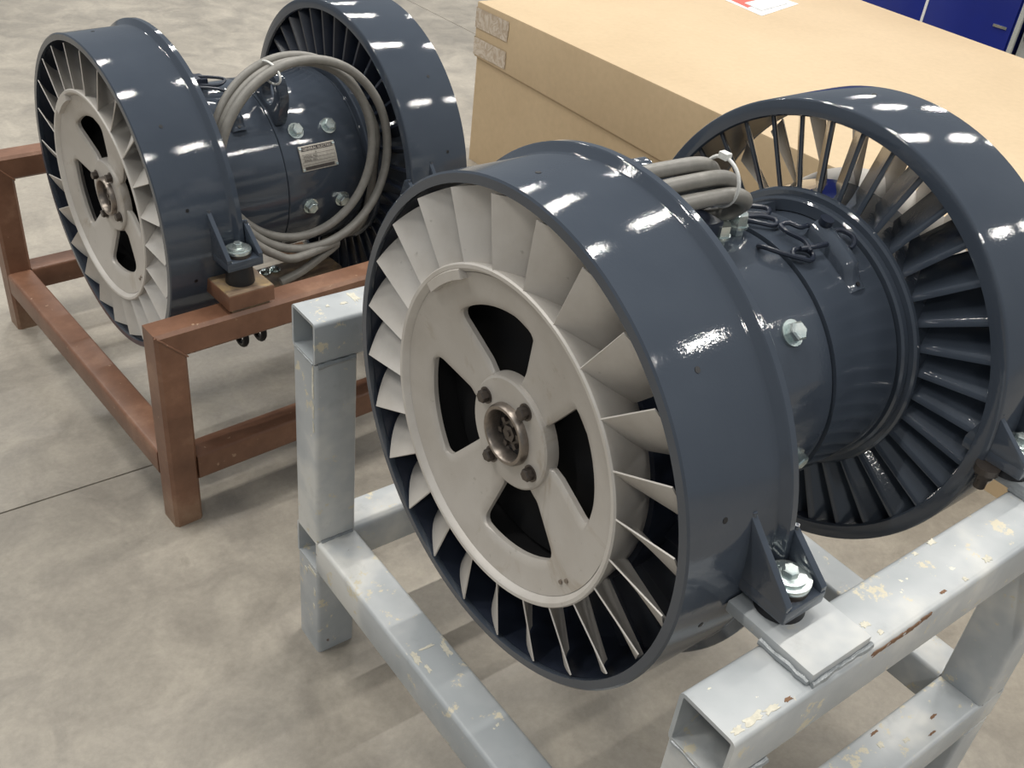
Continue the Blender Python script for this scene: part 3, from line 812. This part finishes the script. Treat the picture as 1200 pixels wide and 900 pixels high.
def frameB():
    th = 0.0708; xe, b_, bl, zt, w, zc, x1 = -0.2318, 1.2452, 1.7819, -0.9088, 0.1876, -1.8560, 2.25
    root = empty('support_frame', (TB[0] * S, TB[1] * S, 0), (0, 0, th))
    tag(root, 'rusty brown welded square-tube frame carrying the farther fan', 'frame')
    off = Vector((0, 0, -ZF * S))
    def put(mb, name, mat=M_BROWN, **k):
        o = mb.build(name, mat, root, **k); o.location = off; return o
    for y in (-b_, bl - w):
        # mitred top rails and legs: prisms with 45 degree cuts
        def mitre(front):
            mb = MB(); c = 0.02
            sec = [(c, 0), (w - c, 0), (w, c), (w, w - c), (w - c, w), (c, w), (0, w - c), (0, c)]
            return sec
        sec = mitre(True)
        mb = MB(); A = [(xe + (w - v), y + u, zt - w + v) for u, v in sec]; B = [(x1 + v, y + u, zt - w + v) for u, v in sec]
        mb.grid([A, B], False, True); mb.f += [tuple(range(8)), tuple(reversed(range(8, 16)))]; mb.mi += [0, 0]
        r = put(mb, 'top_rail')
        for x, sg in ((xe, 0), (x1, 1)):
            mb = MB(); lo = [(x + u, y + v, ZF) for u, v in sec]
            hi = [(x + u, y + v, zt - (u if sg == 0 else w - u)) for u, v in sec]
            mb.grid([lo, hi], False, True); mb.f += [tuple(range(8)), tuple(reversed(range(8, 16)))]; mb.mi += [0, 0]
            L = put(mb, 'leg')
            e = (x, x + w) if sg == 0 else (x + w, x)
            weld(L, [(e[0], y - 0.001, zt - 0.002), (e[1], y - 0.001, zt - w)], M_BROWN, 0.007)
        put(sq_tube('x', xe + w, x1, y, zc - w, w), 'bottom_rail')
    for x in (xe, x1): put(sq_tube('y', -b_ + w, bl - w, x, zc - w, w), 'cross_rail')
    for px in (0.235, 1.64):
        mb = MB(); mb.box(px, px + 0.30, -1.25, -0.90, zt + 0.03, zt + 0.13)
        p = put(mb, 'pad_block', M_BROWN, bevel=0.006)
        mb = MB(); mb.box(px + 0.004, px + 0.296, -1.246, -0.904, zt + 0.129, zt + 0.1335)
        tf = mb.build('bare_top', M_SCORCH, p); tf['label'] = 'bare scorched steel top face'
        mb = MB(); mb.box(px + 0.03, px + 0.28, -1.22, -1.06, zt, zt + 0.03); put(mb, 'packing_strip', M_SCORCH)
    return root
FB = frameB()

# ---------------------------------------------------------------- cables
def cable_coil_B():
    root = empty('cable_coil', W(*TB), (0, -0.01125, 0.0708))
    tag(root, 'thick grey cable coiled in loops over the lifting eye of the farther fan', 'cable')
    mb = MB(); pts = []
    loops = 3.0; n = 24
    cx, cz = 1.06, 0.315
    for i in range(66):
        t = i / n; a = -PI * 0.42 - 2 * PI * t       # start lower right
        lp = t
        rx = 0.585 + 0.030 * math.sin(2.1 * lp + 0.4); rz = 0.585 + 0.035 * math.sin(1.7 * lp + 1.0)
        x = cx + rx * math.cos(a) + 0.02 * math.sin(lp * 2.2); z = cz + rz * math.sin(a) + (0.02 * lp)
        base = -0.735 + 0.09 * (z - 0.2) / 0.65
        y = base + (0.050 + 0.035 * max(0, math.sin(a))) * (lp - 1.5)
        if z > 0.72: y += 0.0
        pts.append(Vector((x, y, z)))
    tail = [Vector((0.84, -0.77, -0.485)), Vector((0.98, -0.78, -0.45)), Vector((1.12, -0.79, -0.38)), Vector((1.26, -0.80, -0.29))]
    run = [Vector((1.655, -0.66, 0.40)), Vector((1.665, -0.64, 0.15)), Vector((1.655, -0.60, -0.15)), Vector((1.62, -0.50, -0.40)), Vector((1.50, -0.25, -0.58))]
    mb.tube(tail + pts[2:] + run, 0.0285, 12, smooth=4)
    c = mb.build('cable', M_CABLE, root)
    # white tie round the bundle at the top
    mb = MB(); P = [Vector((0.90, -0.645 + 0.125 * math.cos(k * PI / 6), 0.875 + 0.060 * math.sin(k * PI / 6))) for k in range(12)]
    mb.tube(P, 0.007, 8, closed=True, smooth=3); mb.build('cable_tie', M_TIE, root)
    return root
cable_coil_B()

def cable_coil_A():
    root = empty('cable_coil', W(0, 0, 0))
    tag(root, 'grey cable bundle strapped with a white tie on top of the nearest fan', 'cable')
    mb = MB(); pts = []; per = []
    x0, x1 = 0.40, 1.05
    def yz(z): return 0.02 + max(0, 0.89 - z) * 1.3 if z > 0.6 else 0.40 + (0.6 - z) * 0.6
    rows = []
    base = [(x0 + 0.05, 0.93), (0.62, 0.955), (0.80, 0.955), (0.95, 0.945), (x1 - 0.02, 0.915), (x1 + 0.02, 0.86), (x1 - 0.01, 0.78), (x1 - 0.06, 0.55), (0.95, 0.25), (0.75, 0.10), (0.55, 0.12), (0.38, 0.30), (0.33, 0.60), (0.34, 0.85)]
    for lp in range(4):
        dy = [0.03, -0.03, -0.08, 0.00][lp]; dz = [-0.015, -0.055, -0.11, -0.085][lp]; dx = [-0.075, -0.01, 0.02, -0.02][lp]
        for (x, z) in base:
            k = 1 if z > 0.7 else 0.3
            pts.append(Vector((x + dx * k, yz(z) + dy * k + (0.03 * lp if z < 0.7 else 0), z + dz * k)))
    mb.tube(pts, 0.031, 12, smooth=6); mb.build('cable', M_CABLE, root)
    mb = MB(); P = [Vector((0.955 , -0.005 + 0.092 * math.cos(k * PI / 6) , 0.872 + 0.095 * math.sin(k * PI / 6))) for k in range(12)]
    mb.tube(P, 0.0075, 8, closed=True, smooth=3)
    mb.box(0.94, 0.97, -0.02, 0.02, 0.96, 0.985)
    mb.build('cable_tie', M_TIE, root)
cable_coil_A()

# ---------------------------------------------------------------- long cardboard box
ZB = -0.540
def carton():
    root = empty('cardboard_box', W(4.9, 3.2, ZF))
    tag(root, 'long tan cardboard carton with taped lid standing behind the nearest fan', 'box')
    off = Vector((-4.9 * S, -3.2 * S, -ZF * S))
    yn, yf = 7.01, -2.6
    xn = 4.888
    def xfar(y): return 10.06 + (y - 5.45) * 0.085
    def quad(mb, e, z0, z1, drop=0.0):
        P = [(xn - e, yn + e), (xfar(yn) + e, yn + e), (xfar(yf) + e, yf - e), (xn - e, yf - e)]
        vs = [(x, y, z0) for x, y in P] + [(x, y, z1) for x, y in P]
        mb.add(vs, [(0, 1, 2, 3), (4, 5, 6, 7), (0, 1, 5, 4), (1, 2, 6, 5), (2, 3, 7, 6), (3, 0, 4, 7)])
    b = MB(); quad(b, -0.03, ZF, ZB - 0.02); o = b.build('carton_body', M_CARD, root); o.location = off
    b = MB(); quad(b, 0.0, ZB - 0.60, ZB)
    for q_ in (0, 1, 2, 3): b.v[q_] = (b.v[q_][0], b.v[q_][1], b.v[q_][2] - (0.0 if q_ < 2 else 0.20))
    o = b.build('carton_lid', M_CARD, root, bevel=0.02); o.location = off
    for z0, z1 in ((-0.82, -0.605), (-1.115, -0.925)):
        t = MB(); rows = []
        K = 10
        for i in range(K + 1):
            v = i / K; z = z0 + (z1 - z0) * v; j = random.uniform(-0.008, 0.008)
            rows.append([(xn + 0.45, yn + 0.006, z), (xn - 0.002, yn + 0.008, z), (xn - 0.007, yn - 0.002, z), (xn - 0.006, 6.7, z), (xn - 0.006, 6.41 + j, z)])
        t.grid(rows); o = t.build('packing_tape', M_TAPE, root, angle=70); o.location = off
        o['label'] = 'clear crinkled packing tape'
    return root
carton()
# packing list pouch on the lid
pr = empty('document_pouch', W(8.2, 5.7, ZB))
tag(pr, 'white document pouch with red print stuck on the carton lid', 'label')
def flat(name, pts, z0, z1, mat):
    mb = MB(); n = len(pts); vs = [(x - 8.2, y - 5.7, z0) for x, y in pts] + [(x - 8.2, y - 5.7, z1) for x, y in pts]
    mb.add(vs, [tuple(range(n)), tuple(range(2 * n - 1, n - 1, -1))] + [(i, (i + 1) % n, n + (i + 1) % n, n + i) for i in range(n)])
    return mb.build(name, mat, pr)
flat('pouch_film', [(7.942, 5.542), (8.926, 5.809), (8.885, 6.516), (8.044, 6.291)], 0.0, 0.006, M_PALE if 0 else M_WHITE)
flat('red_header', [(8.044, 5.86), (8.864, 6.127), (8.844, 6.434), (8.106, 6.209)], 0.006, 0.0085, M_RED)
flat('folded_paper', [(8.106, 5.696), (8.762, 5.84), (8.782, 6.127), (8.147, 6.004)], 0.009, 0.02, M_WHITE)

# ---------------------------------------------------------------- blue cabinet and pale unit behind the box
bc = empty('blue_cabinet', W(12.6, 6.6, ZF))
tag(bc, 'deep blue steel cabinet standing beyond the carton', 'cabinet')
def at(o, ox, oy): o.location = Vector((-ox * S, -oy * S, -ZF * S))
ys = [4.58, 5.93, 7.60, 9.3]
mb = MB(); mb.box(12.03, 13.6, 4.55, 9.3, ZF, 1.2); o = mb.build('cabinet_body', M_BLUE, bc); at(o, 12.6, 6.6)
for i in range(3):
    mb = MB(); mb.box(12.0, 12.03, ys[i] + 0.015, ys[i + 1] - 0.015, ZF + 0.1, 1.15); o = mb.build('door_panel', M_BLUE, bc, bevel=0.006); at(o, 12.6, 6.6)
mb = MB(); mb.box(11.99, 12.02, 5.905, 5.945, ZF + 0.1, 1.15); o = mb.build('white_seam_strip', M_WHITE, bc); at(o, 12.6, 6.6); o['label'] = 'white strip between blue doors'
mb = MB(); mb.box(11.99, 12.03, 4.49, 4.555, ZF + 0.05, 1.2); o = mb.build('edge_trim', M_PALE, bc); at(o, 12.6, 6.6); o['label'] = 'pale edge strip'
mb = MB(); mb.box(11.985, 12.0, 4.66, 4.86, -0.79, -0.755); o = mb.build('door_handle', M_ZINC, bc); at(o, 12.6, 6.6); o['label'] = 'bright scratched handle'
pu = empty('pale_unit', W(12.6, 3.6, ZF))
tag(pu, 'pale grey machine cabinet right of the blue cabinet, cut off by the frame edge', 'cabinet')
mb = MB(); mb.box(12.1, 13.6, 2.4, 4.47, ZF, 0.9); o = mb.build('unit_body', M_PALE, pu, bevel=0.02); at(o, 12.6, 3.6)
mb = MB(); mb.cyl((12.11, 4.33, -0.82), (12.06, 4.33, -0.82), 0.09, 24); o = mb.build('black_knob', M_BLACK, pu); at(o, 12.6, 3.6)
mb = MB(); mb.box(12.08, 12.11, 4.05, 4.44, -0.62, -0.50); o = mb.build('slot_recess', M_BLACK, pu); at(o, 12.6, 3.6)
